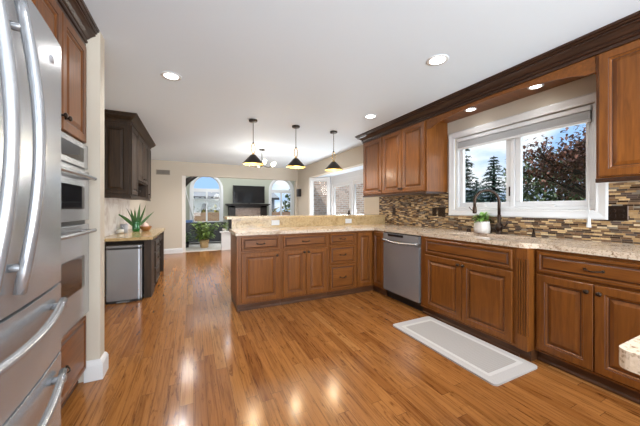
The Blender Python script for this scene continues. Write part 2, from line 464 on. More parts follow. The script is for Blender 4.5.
def rrect(x0, x1, y0, y1, r, k=5):
    pts = []
    for cx, cy, a in ((x1-r, y0+r, -90), (x1-r, y1-r, 0), (x0+r, y1-r, 90), (x0+r, y0+r, 180)):
        for i in range(k+1):
            t = math.radians(a+90*i/k); pts.append((cx+r*math.cos(t), cy+r*math.sin(t)))
    return pts

# ------------------------------------------------------------------ dimensions
XR = 3.03          # sink wall
CZ = 2.45          # ceiling
YB = 8.15          # wall to the living room
XL = -1.30         # left wall near the fridge
XD = -1.09         # left wall behind the desk
YF = -3.0
CT = .925; CB = .887   # counter top / underside
XS = 2.355         # dishwasher and sink cabinet faces
XC = 2.445         # right base cabinet face
YP = 3.22          # peninsula faces
XU = 2.66          # wall cabinet faces

# ------------------------------------------------------------------ setting
struct('floor', MB().box(XL-.15, 4.2, YF-.15, 8.22, -.12, 0), 'floor')
struct('floor_living', MB().box(-3, 6.2, 8.22, 12, -.12, .004), 'carpet')
struct('ceiling', MB().box(XL-.15, 3.2, YF-.15, 8.30, CZ, CZ+.12), 'ceil')
struct('ceiling_living', MB().box(-3, 6.2, 8.30, 12, 3.25, 3.37), 'ceil')
# right wall: kitchen window hole and the dinette bay opening
WY0, WY1, WZ0, WZ1 = 1.065, 2.405, 1.185, 2.085
BY0, BY1, BZ = 4.44, 7.23, 2.09
wr = MB().prism([(YF, 0), (BY0, 0), (BY0, BZ), (BY1, BZ), (BY1, 0), (8.29, 0), (8.29, 2.45), (YF, 2.45)],
                [rect(WY0, WY1, WZ0, WZ1)], XR, XR+.15, 'x')
struct('wall_right', wr, 'beige')
struct('wall_left', MB().box(XL-.12, XL, YF, 2.40, 0, CZ).box(XD-.12, XD, 2.49, 8.15, 0, CZ), 'beige')
struct('wall_end', MB().box(XL, -.597, 2.387, 2.49, 0, CZ), 'beige')
# the wall to the living room: full height left of the opening, header, low wall, right return
struct('wall_back', MB().box(XD-.12, -.28, YB, YB+.14, 0, CZ).box(-.28, 2.965, YB, YB+.14, 2.08, CZ).box(2.965, XR, YB, YB+.14, 0, CZ)
       .box(-3, 6.2, YB+.151, YB+.20, CZ, 3.25).box(-3, XD-.12, YB, YB+.14, 0, CZ), 'beige')
struct('wall_low', MB().box(.72, 2.965, YB, YB+.14, 0, .50).box(.68, 2.965, YB-.04, YB+.18, .50, .535), 'white', bevel=.006)
struct('wall_front', MB().prism(rect(XL, XR+.15, 0, CZ), [rect(-.9, 2.7, .05, 2.2)], YF-.15, YF, 'y'), 'beige')  # opening invented to go with the added fill behind the camera
# bay
A, B_, C_, D_ = (XR, BY1), (3.50, 6.78), (3.50, 4.89), (XR, BY0)
struct('ceiling_bay', MB().prism([(XR+.151, BY1), (3.62, 6.85), (3.62, 4.8), (XR+.151, BY0)], [], BZ, BZ+.1), 'ceil')
struct('wall_bay', MB().sweep([(0, 0), (-.1, 0), (-.1, .42), (0, .42)], [D_, C_, B_, A]), 'beige')
struct('trim_2', MB().box(3.5, 3.6, 4.90, 6.77, 1.956, BZ), 'white')
# living room
def arch_poly(x0, x1, z0, zs, k=14):
    r = (x1-x0)/2; cx = (x0+x1)/2
    return [(x0, z0), (x1, z0)]+[(cx+r*math.cos(PI*i/k), zs+r*1.02*math.sin(PI*i/k)) for i in range(k+1)]
YV = 11.8
AW = [(-.05, 1.02, .62, 1.96), (3.10, 4.10, .62, 1.99)]
holes = [arch_poly(x0, x1, z0, zs)[::-1] for x0, x1, z0, zs in AW]
struct('wall_living_back', MB().prism(rect(-3, 6.2, 0, 3.25), holes, YV, YV+.16, 'y'), 'green')
struct('wall_living_left', MB().box(-3.1, -3, YB+.14, YV, 0, 3.25), 'green')
struct('wall_living_right', MB().box(6.2, 6.3, YB, YV, 0, 3.25), 'green')
struct('wall_exterior', MB().box(XR+.15, 6.3, YB, YB+.14, -.3, 3.4), 'brick')
struct('ground', MB().box(3.6, 40, -25, 45, -.5, -.32).box(-25, 40, 12.2, 45, -.5, -.32), 'grass')
struct('trim_1', MB().box(-.279, -.195, YB+.02, YB+.14, .005, 2.079), 'whitewall')
# baseboards
bbp = [(0, 0), (.018, 0), (.018, .10), (.012, .118), (.006, .128), (0, .132)]
struct('baseboard_back', MB().sweep(bbp, [(XD, YB), (-.28, YB), (-.28, YB+.14)]), 'white')
struct('baseboard_end', MB().sweep([(o*1.1, z*1.05) for o, z in bbp], [(-.682, 2.387), (-.597, 2.387), (-.597, 2.49), (XD, 2.49)]), 'white')
struct('baseboard_right', MB().sweep(bbp, [(XR, YB), (XR, BY1)]), 'white')

# ------------------------------------------------------------------ cabinet building blocks (front faces local -y, x to the right, z up)
def door_prof(h=.021):
    return [(0, 0), (0, -h+.004), (.004, -h), (.050, -h), (.053, -h+.005), (.060, -h+.006), (.066, -h+.013), (.072, -h+.013), (.094, -h+.003), (.097, -h+.003)]
def drawer_prof(h=.021):
    return [(0, 0), (0, -h+.006), (.006, -h), (.020, -h), (.022, -h+.004), (.027, -h+.010), (.031, -h+.010), (.043, -h+.002), (.046, -h+.002)]
def add_door(root, x0, x1, z0, z1, knob=None, y=0, name='door', m='cab', g='glaze', prof=None):
    p = prof or door_prof()
    mx = min(x1-x0, z1-z0)/2
    k = min(1, (mx-.01)/p[-1][0]); p = [(a*k, b) for a, b in p]
    d = MB().rings(x0, x1, z0, z1, [(a, b+y) for a, b in p], 0, (3, 6), 1).build(name, [m, g], root)
    if knob:
        add_knob(d, knob[0], y-.021, knob[1])
    return d
def add_knob(par, x, y, z, r=.015):
    MB().lathe([(.009, 0), (.007, -.006), (.006, -.014), (r, -.020), (r*1.05, -.026), (r*.7, -.031), (.0001, -.033)], 14, (x, y, z), 0, 'y').build('knob', 'bronze', par)
def add_pull(par, x, y, z, w=.09):
    mb = MB()
    pts = [(x-w/2+w*i/10, y-.008-.022*math.sin(PI*i/10), z-.006*math.sin(PI*i/10)) for i in range(11)]
    mb.tube(pts, [.0055]+[.0045]*4+[.006]+[.0045]*4+[.0055], 8)
    for q in (-1, 1): mb.lathe([(.010, 0), (.009, -.006), (.006, -.012)], 10, (x+q*w/2, y, z), 0, 'y')
    mb.build('pull', 'bronze', par)
def add_drawer(root, x0, x1, z0, z1, pull=True, y=0, m='cabh', g='glaze', name='drawer'):
    p = drawer_prof(); mx = min(x1-x0, z1-z0)/2; k = min(1, (mx-.008)/p[-1][0]); p = [(a*k, b) for a, b in p]
    d = MB().rings(x0, x1, z0, z1, [(a, b+y) for a, b in p], 0, (3, 6), 1).build(name, [m, g], root)
    if pull: add_pull(d, (x0+x1)/2, y-.019, (z0+z1)/2)
    return d
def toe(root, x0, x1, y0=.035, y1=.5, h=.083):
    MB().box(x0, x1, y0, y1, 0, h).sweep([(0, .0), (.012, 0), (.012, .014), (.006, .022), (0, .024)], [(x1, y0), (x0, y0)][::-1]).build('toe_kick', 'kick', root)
def base_cab(label, loc, rotz, w, depth=.57, layout='door', group='base cabinets', fronts=None, m='cab'):
    r = thing('base_cabinet', label, 'cabinet', loc, rotz, group)
    MB().box(0, w, 0, depth, .083, CB).sweep([(0, .083), (.006, .083), (.006, .095), (0, .1)], [(0, 0), (w, 0)]).build('body', m, r, bevel=.002)
    toe(r, 0, w, y1=depth)
    return r

# peninsula
r = base_cab('brown base cabinet with one door under a drawer at the open end of the peninsula', (.470, YP, 0), 0, .504)
add_drawer(r, .03, .480, .700, .862)
add_door(r, .03, .480, .105, .680, (.448, .63))
r = base_cab('brown peninsula base cabinet with one wide drawer above two narrow doors', (.976, YP, 0), 0, .645)
add_drawer(r, .022, .628, .700, .862)
add_door(r, .022, .322, .105, .680, (.295, .645)); add_door(r, .328, .628, .105, .680, (.355, .645))
r = base_cab('brown peninsula base cabinet with a stack of three drawers', (1.623, YP, 0), 0, .438)
add_drawer(r, .022, .415, .712, .862); add_drawer(r, .022, .415, .452, .690); add_drawer(r, .022, .415, .105, .432)
# end panel of the peninsula, knee wall and bar
t = thing('corner_cabinet', 'brown corner cabinet with two tall doors meeting in the inner corner beside dishwasher', 'cabinet', (0, 0, 0), 0, 'base cabinets')
LP = [(2.063, YP), (XS, YP), (XS, 2.968), (3.0, 2.968), (3.0, 3.79), (2.063, 3.79)]
MB().prism(LP, [], .083, CB).build('body', 'cab', t, bevel=.002)
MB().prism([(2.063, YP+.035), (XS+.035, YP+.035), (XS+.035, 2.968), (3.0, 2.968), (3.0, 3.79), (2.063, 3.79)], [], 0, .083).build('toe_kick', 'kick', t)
add_door(t, 2.075, XS-.026, .105, .862, None, YP, m='cab')
d2 = MB().rings(0, .232, .105, .862, [(a*.95, b) for a, b in door_prof()], 0, (3, 6), 1).build('door', ['cab', 'glaze'], t, loc=(XS, YP-.022, 0), rotz=-PI/2)

# sink run (local x runs towards the camera)
def sink_rot(y, x=XS): return (x, y, 0)
r = base_cab('brown sink base cabinet with false drawer front and two doors', sink_rot(2.312), -PI/2, 1.013)
add_drawer(r, .075, .985, .705, .862, False, name='false_front')
add_door(r, .075, .527, .105, .685, (.503, .650)); add_door(r, .533, .985, .105, .685, (.557, .650))
t = thing('fluted_pilaster', 'fluted brown pilaster strip at the right end of the sink cabinet', 'pilaster', sink_rot(1.299), -PI/2)
pm = MB().box(0, .082, .003, .57, .083, CB).box(0, .082, -.012, .003, .083, .20).box(0, .082, -.012, .003, .80, CB)
pm.box(0, .082, -.004, .003, .20, .80, 1)
for i in range(5): pm.box(i*.0176, .0116+i*.0176, -.012, -.004, .20, .80)
pm.build('shaft', ['cab', 'glaze'], t, bevel=.002)
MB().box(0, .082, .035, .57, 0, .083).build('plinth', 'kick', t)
r = base_cab('brown base cabinet right of the fluted pilaster, one wide drawer above two knobbed doors', (XC, 1.214, 0), -PI/2, .700, .56)
add_drawer(r, .018, .682, .705, .862)
add_door(r, .018, .347, .105, .685, (.318, .635)); add_door(r, .353, .682, .105, .685, (.382, .635))
r = base_cab('brown base cabinet furthest towards the viewer along the sink wall', (XC, .510, 0), -PI/2, .700, .56)
add_drawer(r, .018, .682, .705, .862)
add_door(r, .018, .347, .105, .685, (.318, .635)); add_door(r, .353, .682, .105, .685, (.382, .635))

# dishwasher
t = thing('dishwasher', 'stainless steel dishwasher with bowed pocket handle under the granite counter', 'dishwasher', (XS, 2.963, 0), -PI/2)
DW = .646
MB().box(.003, DW-.003, .03, .56, .11, CB-.004).build('tub', 'black', t)
MB().box(.003, DW-.003, .05, .09, .0, .105).build('toe_panel', 'black', t)
mb = MB(); K = 12
front = [(.006+(DW-.012)*i/K, -.022-.010*math.sin(PI*i/K)) for i in range(K+1)]
mb.prism(front+[(DW-.006, .03), (.006, .03)], [], .115, .745, 'z')
mb.prism([(p[0], p[1]-.004) for p in front]+[(DW-.006, .03), (.006, .03)], [], .79, .872, 'z')
mb.prism([(p[0], p[1]+.03) for p in front]+[(DW-.006, .03), (.006, .03)], [], .745, .79, 'z')
dr = mb.build('door', 'steel_dw', t, bevel=.004)
mb = MB()
hp = [(.012+(DW-.024)*i/16, -.040-.020*math.sin(PI*i/16), .782-.016*math.sin(PI*i/16)) for i in range(17)]
mb.tube(hp, .013, 10); mb.build('handle', 'steel_h', dr)
MB().box(.12, .40, -.040, -.024, .838, .866).build('control_panel', 'blackglass', dr)

# ------------------------------------------------------------------ worktop, bar
SK = rrect(2.53, 2.885, 1.40, 2.12, .05)
edge_ = [(.43, 3.165), (2.335, 3.165), (2.335, 1.27)]+[(2.335+.08*(.5-.5*math.cos(PI*i/6)), 1.27-.115*i/6) for i in range(1, 6)]+[(2.415, 1.155), (2.415, -.22), (XR, -.22), (XR, 3.79), (.43, 3.79)]
tag(MB().prism(edge_, [SK[::-1]], CB, CT).build('countertop', 'granite', bevel=.012, seg=3),
    'beige speckled granite worktop running from the peninsula round past the sink', 'countertop')
t = thing('kitchen_sink', 'dark composite sink bowl set under the granite worktop', 'sink', (2.7075, 1.76, CB))
mb = MB(); outer = rrect(-.21, .21, -.385, .385, .05); inn = rrect(-.182, .182, -.364, .364, .05); bot = rrect(-.16, .16, -.33, .33, .06)
n_ = len(outer)
vs = [(x, y, -.001) for x, y in outer]+[(x, y, -.001) for x, y in inn]+[(x, y, -.20) for x, y in bot]
fs = [(i, (i+1) % n_, n_+(i+1) % n_, n_+i) for i in range(n_)]+[(n_+i, n_+(i+1) % n_, 2*n_+(i+1) % n_, 2*n_+i) for i in range(n_)]+[tuple(range(2*n_, 3*n_))]
mb.add(vs, fs, 0, False); mb.build('bowl', 'sinkmat', t)
MB().lathe([(.045, 0), (.045, .003), (.03, .004), (.0001, .002)], 18, (0, 0, -.20)).build('drain', 'steel_h', t)
# knee wall with gold granite face and bar top
KY = 3.80
t = thing('bar_wall', 'raised bar wall behind the peninsula faced in golden granite', 'bar wall', (0, 0, 0))
MB().box(.475, 3.03, KY, KY+.12, 0, 1.052).build('core', 'cab', t)
MB().box(.465, 3.03, KY-.014, KY, CT, 1.052).build('facing', 'granite_gold', t)
tag(MB().prism(rrect(.385, 3.028, KY-.05, KY+.33, .02), [], 1.052, 1.088).build('bar_top', 'granite_gold', bevel=.010, seg=3),
    'long golden granite bar top above the peninsula worktop', 'bar top')
t = thing('end_panel', 'brown wooden end panel closing the open end of the peninsula', 'panel', (.462, 0, 0))
MB().box(-.012, .008, 3.222, 3.795, .083, CB).build('board', 'cab', t, bevel=.002)
MB().box(-.004, .006, 3.255, 3.79, 0, .083).build('toe_kick', 'kick', t)

def outlet(name, label, loc, rotz, mt, w=.072, h=.116, gang=1, group=None, horiz=False):
    t = thing(name, label, 'outlet', loc, rotz, group)
    MB().rings(-w/2, w/2, -h/2, h/2, [(0, 0), (0, -.003), (.004, -.006)]).build('cover_plate', mt, t)
    for g in range(gang):
        cx = (g-(gang-1)/2)*.046
        for q in (-1, 1):
            px_, pz = (cx, q*.020) if not horiz else (q*.020, 0)
            MB().lathe([(.015, -.0055), (.015, -.0085), (.013, -.0095)], 14, (px_, 0, pz), 0, 'y').build('socket', mt, t)
    return t
outlet('wall_outlet', 'white horizontal outlet on the bar wall nearer the open end', (1.065, KY-.014, .993), 0, 'whiteplastic', .116, .072, 1, 'bar wall outlets', True)
outlet('wall_outlet', 'white horizontal outlet on the bar wall nearer the tiled corner', (2.28, KY-.014, .993), 0, 'whiteplastic', .116, .072, 1, 'bar wall outlets', True)

# backsplash (sits on the sink wall)
bs = MB().prism([(-.22, CT), (3.785, CT), (3.785, 1.089), (3.95, 1.089), (3.95, 1.40), (2.50, 1.40), (2.50, 1.115), (1.005, 1.115), (1.005, 1.40), (-.22, 1.40)], [], XR-.010, XR, 'x')
tag(bs.build('mosaic_backsplash', 'mosaic'), 'brown and beige linear mosaic tile backsplash on the sink wall', 'backsplash')
for y, z, w, g, lab in ((3.55, 1.15, .072, 1, 'dark outlet on the mosaic in the corner by the bar'), (2.72, 1.15, .075, 1, 'dark single outlet on the mosaic under the three door cabinet'),
                  (2.60, 1.15, .115, 2, 'dark double switch plate on the mosaic just left of the window'), (.935, 1.16, .118, 2, 'dark double outlet plate on the mosaic right of the window')):
    outlet('wall_outlet', lab, (XR-.010, y, z), -PI/2, 'bronze', w, .118, g, 'outlets on the mosaic tile')

# ------------------------------------------------------------------ wall cabinets
UB, UT = 1.402, 2.3355
def wall_cab(label, y, w, doors, depth=XR-XU-.002):
    r = thing('wall_cabinet', label, 'cabinet', (XU, y, 0), -PI/2, 'wall cabinets over the worktop')
    MB().box(0, w, 0, depth, UB+.012, UT).build('body', 'cab', r, bevel=.002)
    MB().box(0, w, -.014, .02, UB-.018, UB+.012).box(w-.02, w, .02, depth-.012, UB-.018, UB+.012).build('light_rail', 'crown', r, bevel=.004)
    for a, b, k in doors: add_door(r, a, b, UB+.024, UT-.03, k)
    return r
wall_cab('brown wall cabinet with three doors left of the sink window', 3.915, 1.403,
         [(.02, .515, (.488, UB+.07)), (.535, .955, (.928, UB+.07)), (.961, 1.375, (.985, UB+.07))])
wall_cab('brown wall cabinet right of the sink window', .935, .90, [(.02, .447, (.420, UB+.07)), (.453, .88, (.48, UB+.07))])
# crown over all cabinets of this wall
cp = [(-.002, 2.316), (.010, 2.316), (.012, 2.334), (.008, 2.337), (.008, 2.341), (.022, 2.343), (.026, 2.352), (.024, 2.360), (.018, 2.362), (.018, 2.367), (.030, 2.372), (.046, 2.386), (.064, 2.397), (.080, 2.403), (.080, 2.409), (.074, 2.411), (.074, 2.416), (.088, 2.418), (.092, 2.426), (.090, 2.432), (.104, 2.434), (.106, 2.449), (-.002, 2.449)]
tag(MB().sweep(cp, [(XR, 3.917), (XU-.002, 3.917), (XU-.002, .02)][::-1] if False else [(XU-.002, .02), (XU-.002, 3.917), (XR-.002, 3.917)][::-1]).build('crown_molding', 'crown'),
    'dark stained crown molding along the ceiling over the sink wall cabinets', 'molding')
# arched valance with soffit between the two cabinets
t = thing('window_valance', 'brown arched wooden valance bridging cabinets above the sink window', 'valance', (0, 0, 0))
N_ = 16; y0_, y1_ = .937, 2.510
pts = [(y0_, 2.315), (y0_, 2.195), (y0_+.06, 2.195)]+[(y0_+.06+(y1_-y0_-.12)*i/N_, 2.200+.082*math.sin(PI*i/N_)**.7) for i in range(1, N_)]+[(y1_-.06, 2.195), (y1_, 2.195), (y1_, 2.315)]
MB().prism(pts, [], XU, XU+.022, 'x').build('arched_board', 'cabh', t, bevel=.002)
MB().box(XU+.022, XR-.002, y0_, y1_, 2.318, 2.334).build('soffit_board', 'cabh', t)

# ------------------------------------------------------------------ kitchen window
def casing_rect(mb, x0, x1, z0, z1, w, y0=0, d=.02):
    prof = [(-w, y0), (-w, y0-d), (-w+.012, y0-d-.006), (-.02, y0-d+.004), (-.006, y0-d+.002), (0, y0-d+.006), (0, y0)]
    n = len(prof); o = len(mb.v)
    for i_, y_ in prof:
        mb.v += [(x0+i_, y_, z0+i_), (x1-i_, y_, z0+i_), (x1-i_, y_, z1-i_), (x0+i_, y_, z1-i_)]
    for i in range(n):
        for j in range(4):
            a, b = o+i*4+j, o+i*4+(j+1) % 4; a2, b2 = o+((i+1) % n)*4+j, o+((i+1) % n)*4+(j+1) % 4
            mb.f.append([a, b, b2, a2]); mb.mi.append(0); mb.sm.append(False)
def frame_box(mb, x0, x1, z0, z1, t_, y0, y1):
    mb.box(x0, x1, y0, y1, z0, z0+t_).box(x0, x1, y0, y1, z1-t_, z1).box(x0, x0+t_, y0, y1, z0+t_, z1-t_).box(x1-t_, x1, y0, y1, z0+t_, z1-t_)
w1 = sroot('window_1', (XR, 2.405, 0), -PI/2)
ww = 1.34
mb = MB(); casing_rect(mb, 0, ww, WZ0, WZ1, .078); mb.build('window_frame', 'white', w1)
mb = MB(); frame_box(mb, .001, ww-.001, WZ0+.001, WZ1-.001, .030, .02, .14); mb.box(ww/2-.02, ww/2+.02, .03, .14, WZ0+.03, WZ1-.03); mb.build('window_jamb', 'white', w1, bevel=.003)
for a, b in ((.031, ww/2-.021), (ww/2+.021, ww-.031)):
    mb = MB(); frame_box(mb, a, b, WZ0+.031, WZ1-.031, .052, .045, .09); s_ = mb.build('sash', 'white', w1, bevel=.006)
    MB().box(a+.048, b-.048, .064, .070, WZ0+.08, WZ1-.08).build('pane', 'glass', s_)
    cx = (a+b)/2
    MB().box(cx-.045, cx+.045, .02, .044, WZ0+.032, WZ0+.046).tube([(cx-.02, .028, WZ0+.05), (cx+.05, .018, WZ0+.056)], .006, 8).build('crank', 'white', s_, bevel=.003)
MB().box(ww/2-.030, ww/2-.018, .020, .03, 1.33, 1.43).build('latch', 'bronze', w1, bevel=.003)
# raised shade packed under the head
t = thing('window_blind', 'white cellular blind drawn up under the head of the sink window', 'blind', (XR, 2.405, 0), -PI/2)
MB().box(.035, ww-.035, .0, .042, WZ1-.052, WZ1-.012).build('headrail', 'white', t, bevel=.004)
mb = MB()
for i in range(7): mb.box(.04, ww-.04, .004+.003*(i % 2), .040-.003*(i % 2), WZ1-.060-.0095*i-.0085, WZ1-.060-.0095*i+.001)
mb.build('folded_fabric', 'blindfab', t)
MB().box(.038, ww-.038, .002, .042, WZ1-.150, WZ1-.128).build('bottom_rail', 'white', t, bevel=.004)
t = thing('blind_cord', 'white pull cord with tassel hanging down the right side of the window', 'cord', (XR-.034, 1.098, 0))
MB().tube([(.006, 0, 2.0), (.003, 0, 1.6), (0, 0, 1.12)], .0022, 6).build('cord', 'white', t)
MB().lathe([(.004, 1.125), (.010, 1.115), (.013, 1.10), (.011, 1.09), (.016, 1.05), (.017, 1.04), (.0001, 1.038)][::-1], 12).build('tassel', 'white', t)

# ------------------------------------------------------------------ sink accessories
t = thing('kitchen_faucet', 'tall dark bronze gooseneck faucet behind the sink', 'faucet', (2.945, 1.80, CT))
MB().lathe([(.032, 0), (.032, .008), (.024, .016), (.024, .035), (.036, .05), (.040, .072), (.036, .096), (.024, .112), (.018, .125), (.0175, .20), (.015, .205)], 20).build('base', 'bronze', t)
dx, dy = -.215, .125
g = [(0, 0, .13), (0, 0, .34)]+[(dx*.5*(1-math.cos(PI*i/12)), dy*.5*(1-math.cos(PI*i/12)), .34+.125*math.sin(PI*i/12)) for i in range(1, 12)]+[(dx, dy, .33), (dx, dy, .29)]
MB().tube(g, .015, 12).build('spout', 'bronze', t)
MB().lathe([(.013, .30), (.019, .285), (.021, .235), (.018, .22), (.0001, .218)][::-1], 14, (dx, dy, 0)).tube([(dx, dy+.015, .245), (dx-.015, dy+.035, .265), (dx-.02, dy+.05, .29)], .005, 6).build('spray_head', 'bronze', t)
MB().lathe([(.0001, -.062), (.016, -.06), (.020, -.04), (.018, -.02)], 16, (-.01, -.0, .072), 0, 'y').tube([(-.01, -.05, .072), (-.02, -.075, .09), (-.02, -.10, .125)], [.010, .008, .009], 8).build('lever', 'bronze', t)
t = thing('potted_herb', 'small green plant in a white tapered pot beside the faucet', 'plant', (2.925, 1.975, CT))
MB().lathe([(.070, 0), (.079, .004), (.083, .05), (.076, .12), (.074, .128), (.068, .128), (.066, .10), (.0001, .098)], 22).build('pot', 'pot', t)
MB().lathe([(.067, .099), (.03, .108), (.0001, .112)], 14, cap=False).build('soil', 'soil', t)
mb = MB(); rr = random.Random(3)
for i in range(70):
    a = rr.uniform(0, 2*PI); q = rr.uniform(.0, .045); mb.leaf((q*math.cos(a), q*math.sin(a), .115+rr.uniform(0, .085)), a+rr.uniform(-.6, .6), rr.uniform(.0, 1.2), rr.uniform(.05, .075) if math.cos(a) > 0 else rr.uniform(.06, .11), rr.uniform(.03, .05), 1.2, 4)
mb.build('foliage', 'leaf', t)
t = thing('soap_pump', 'dark bronze soap pump standing on the worktop right of the sink', 'soap dispenser', (2.93, 1.47, CT))
MB().lathe([(.020, 0), (.020, .006), (.013, .014), (.012, .045)], 14).build('collar', 'bronze', t)
MB().tube([(0, 0, .04), (0, 0, .075), (-.012, .004, .085), (-.07, .02, .082)], .008, 8).build('nozzle', 'bronze', t)
t = thing('air_gap_cap', 'small round dark cap on the worktop left of the white pot', 'cap', (2.90, 2.12, CT))
MB().lathe([(.022, 0), (.022, .025), (.018, .036), (.008, .041), (.0001, .042)], 16).build('dome', 'bronze', t)

# floor mat
def fl(u, v):
    f, th, y0, h = 270.54, math.radians(25.062), 208.23, 1.2
    tt = (u-320)/f; d = h*f/(v-y0); c, s = math.cos(th), math.sin(th)
    return (d*(tt*c+s), d*(c-tt*s))
t = thing('kitchen_mat', 'pale grey anti-fatigue mat with woven centre on the floor by the sink', 'mat', (2.092, 1.668, 0), 0)
mw, ml = .258, .525
MB().prism(rrect(-mw, mw, -ml, ml, .03), [], 0, .014).build('pad', 'mat_out', t, bevel=.006, seg=3)
MB().prism(rrect(-mw+.055, mw-.055, -ml+.075, ml-.075, .012), [rrect(-mw+.085, mw-.085, -ml+.105, ml-.105, .008)[::-1]], .0138, .0152).build('band', 'mat_line', t)
MB().prism(rrect(-mw+.087, mw-.087, -ml+.107, ml-.107, .008), [], .0138, .0150).build('woven_panel', 'mat_in', t)

# ------------------------------------------------------------------ left: fridge, ovens
t = thing('refrigerator', 'stainless steel french door refrigerator with two drawers beside the wall ovens', 'refrigerator', (-.443, .442, 0), PI/2)
FW = .871; FH = 1.795
MB().box(.006, FW-.006, .075, .72, .03, FH-.012).build('cabinet_body', 'black', t, bevel=.004)
MB().box(.02, FW-.02, .05, .70, 0, .05).build('base_grille', 'black', t)
def bowed(x0, x1, z0, z1, bow, edge=0.0):
    mb = MB(); K = 14
    f_ = [(x0+(x1-x0)*i/K, -bow*math.sin(PI*((x0+(x1-x0)*i/K)/FW))) for i in range(K+1)]
    mb.prism(f_+[(x1, .07), (x0, .07)], [], z0, z1)
    return mb
BW = .028
def fh(x): return -BW*math.sin(PI*x/FW)
ds = []
for x0, x1 in ((.003, FW/2-.003), (FW/2+.003, FW-.003)):
    ds.append(bowed(x0, x1, .934, FH, BW).build('door', 'steel', t, bevel=.010, seg=3))
for d, hx in ((ds[0], FW/2-.058), (ds[1], FW/2+.058)):
    mb = MB(); yb = fh(hx)
    pts = [(hx, yb-.020-.038*math.sin(PI*i/14), .985+(1.735-.985)*i/14) for i in range(15)]
    mb.tube(pts, .013, 12)
    for z in (1.05, 1.655): mb.tube([(hx, yb+.002, z), (hx, yb-.036, z)], .011, 10)
    mb.build('handle', 'steel_h', d)
for z0, z1 in ((.680, .925), (.075, .672)):
    d = bowed(.003, FW-.003, z0, z1, BW).build('drawer', 'steel', t, bevel=.010, seg=3)
    hz = z1-.055; mb = MB()
    pts = [(.045+(FW-.09)*i/16, fh(.045+(FW-.09)*i/16)-.016-.032*math.sin(PI*i/16), hz-.012*math.sin(PI*i/16)) for i in range(17)]
    mb.tube(pts, .012, 12)
    for q in (.10, FW-.10): mb.tube([(q, fh(q)+.002, hz-.003), (q, fh(q)-.036, hz-.003)], .012, 10)
    mb.build('handle', 'steel_h', d)
MB().lathe([(.014, 0), (.014, -.003), (.0001, -.004)], 16, (FW-.11, fh(FW-.11), 1.70), 0, 'y').build('badge', 'greycan', ds[1])
# cabinet over the fridge
r = thing('wall_cabinet', 'brown cabinet bridging above the refrigerator', 'cabinet', (-.686, .42, 0), PI/2, 'tall wall of cabinets')
MB().box(0, 1.178, .0, .605, 1.84, 2.32).build('body', 'cab', r)
add_door(r, .02, .586, 1.86, 2.30, (.55, 1.90)); add_door(r, .592, 1.158, 1.86, 2.30, (.63, 1.90))
t = thing('oven_cabinet', 'tall brown cabinet housing wall ovens at the end of the left run', 'cabinet', (-.686, 1.602, 0), PI/2, 'tall wall of cabinets')
OW = .780
MB().box(0, OW, 0, .605, 1.632, 2.32).box(0, OW, 0, .605, .083, .478).box(0, .018, 0, .605, .478, 1.632).box(OW-.018, OW, 0, .605, .478, 1.632).box(.018, OW-.018, .58, .605, .478, 1.632).build('body', 'cab', t)
toe(t, 0, OW, .04, .6)
add_door(t, .012, .384, 1.645, 2.305, (.357, 1.715)); add_door(t, .390, OW-.020, 1.645, 2.305, (.418, 1.715))
add_drawer(t, .02, OW-.02, .10, .465)
t = thing('wall_oven', 'stainless steel double wall oven built into the tall brown cabinet', 'oven', (-.686, 1.623, .480), PI/2)
ow = .738
MB().box(0, ow, .003, .55, .002, 1.148).box(-.002, ow+.002, -.012, -.001, .002, 1.149).build('housing', 'steel', t)
MB().box(.0, ow, -.030, -.013, .985, 1.145).build('control_panel', 'steel', t, bevel=.004)
MB().box(.09, ow-.09, -.033, -.030, 1.02, 1.11).build('display', 'blackglass', t)
for z0, z1, wz0, wz1 in ((.642, .965, .715, .860), (.012, .615, .21, .415)):
    mb = MB().prism(rect(.0, ow, z0, z1), [], -.036, -.013, 'y')
    d = mb.build('oven_door', 'steel', t, bevel=.004)
    MB().prism(rrect(.10, ow-.10, wz0, wz1, .01), [], -.039, -.036, 'y').build('oven_window', 'blackglass', d)
    hz = z1-.045
    mb = MB().tube([(.03+(ow-.06)*i/12, -.074-.012*math.sin(PI*i/12), hz) for i in range(13)], .0125, 10)
    for q in (.06, ow-.06): mb.tube([(q, -.036, hz), (q, -.074, hz)], .010, 8)
    mb.build('handle', 'steel_h', d)
MB().box(.01, ow-.01, -.014, -.012, .616, .641).build('vent_slot', 'black', t)
cpl = [(o*.82, z) for o, z in cp]
tag(MB().sweep([(o if o < 0 else o*.8, z) for o, z in cp], [(-.684, .2), (-.684, 2.384)][::-1] if False else [(-.684, .2), (-.684, 2.384)]).build('crown_molding', 'crown'),
    'dark stained crown molding at the ceiling above the wall ovens', 'molding')

# ------------------------------------------------------------------ desk, dark cabinets
DZ = .815
t = thing('desk_cabinet', 'espresso desk base with drawers and open knee space along the left wall', 'desk', (-.515, 4.27, 0), PI/2)
mb = MB()
mb.box(.30, .82, 0.0, .565, .085, DZ-.037).box(0.0, .30, .0, .085, .0, DZ-.037).box(1.66, 1.70, 0, .565, 0, DZ-.037).box(.82, 1.66, .02, .05, .62, DZ-.037).box(.82, 1.66, .53, .565, .1, DZ-.037)
mb.build('body', 'dark', t, bevel=.002)
MB().box(.30, .82, .04, .56, 0, .085).build('plinth', 'darkg', t)
for z0, z1 in ((.57, .725), (.34, .555), (.105, .325)): add_drawer(t, .315, .805, z0, z1, True, 0, 'dark', 'darkg')
tag(MB().prism(rrect(XD, -.495, 4.235, 6.0, .012), [], DZ-.037, DZ).build('countertop', 'granite_gold', bevel=.010, seg=3),
    'golden granite desk top along the left wall holding the snake plant', 'countertop')
t = thing('trash_can', 'stainless steel pedal trash can under the end of the desk', 'trash can', (-.805, 4.29, 0), 0)
tw, td = .19, .115
MB().prism(rrect(-tw, tw, -td, td, .03), [], .03, .675).build('can', 'steel_dw', t)
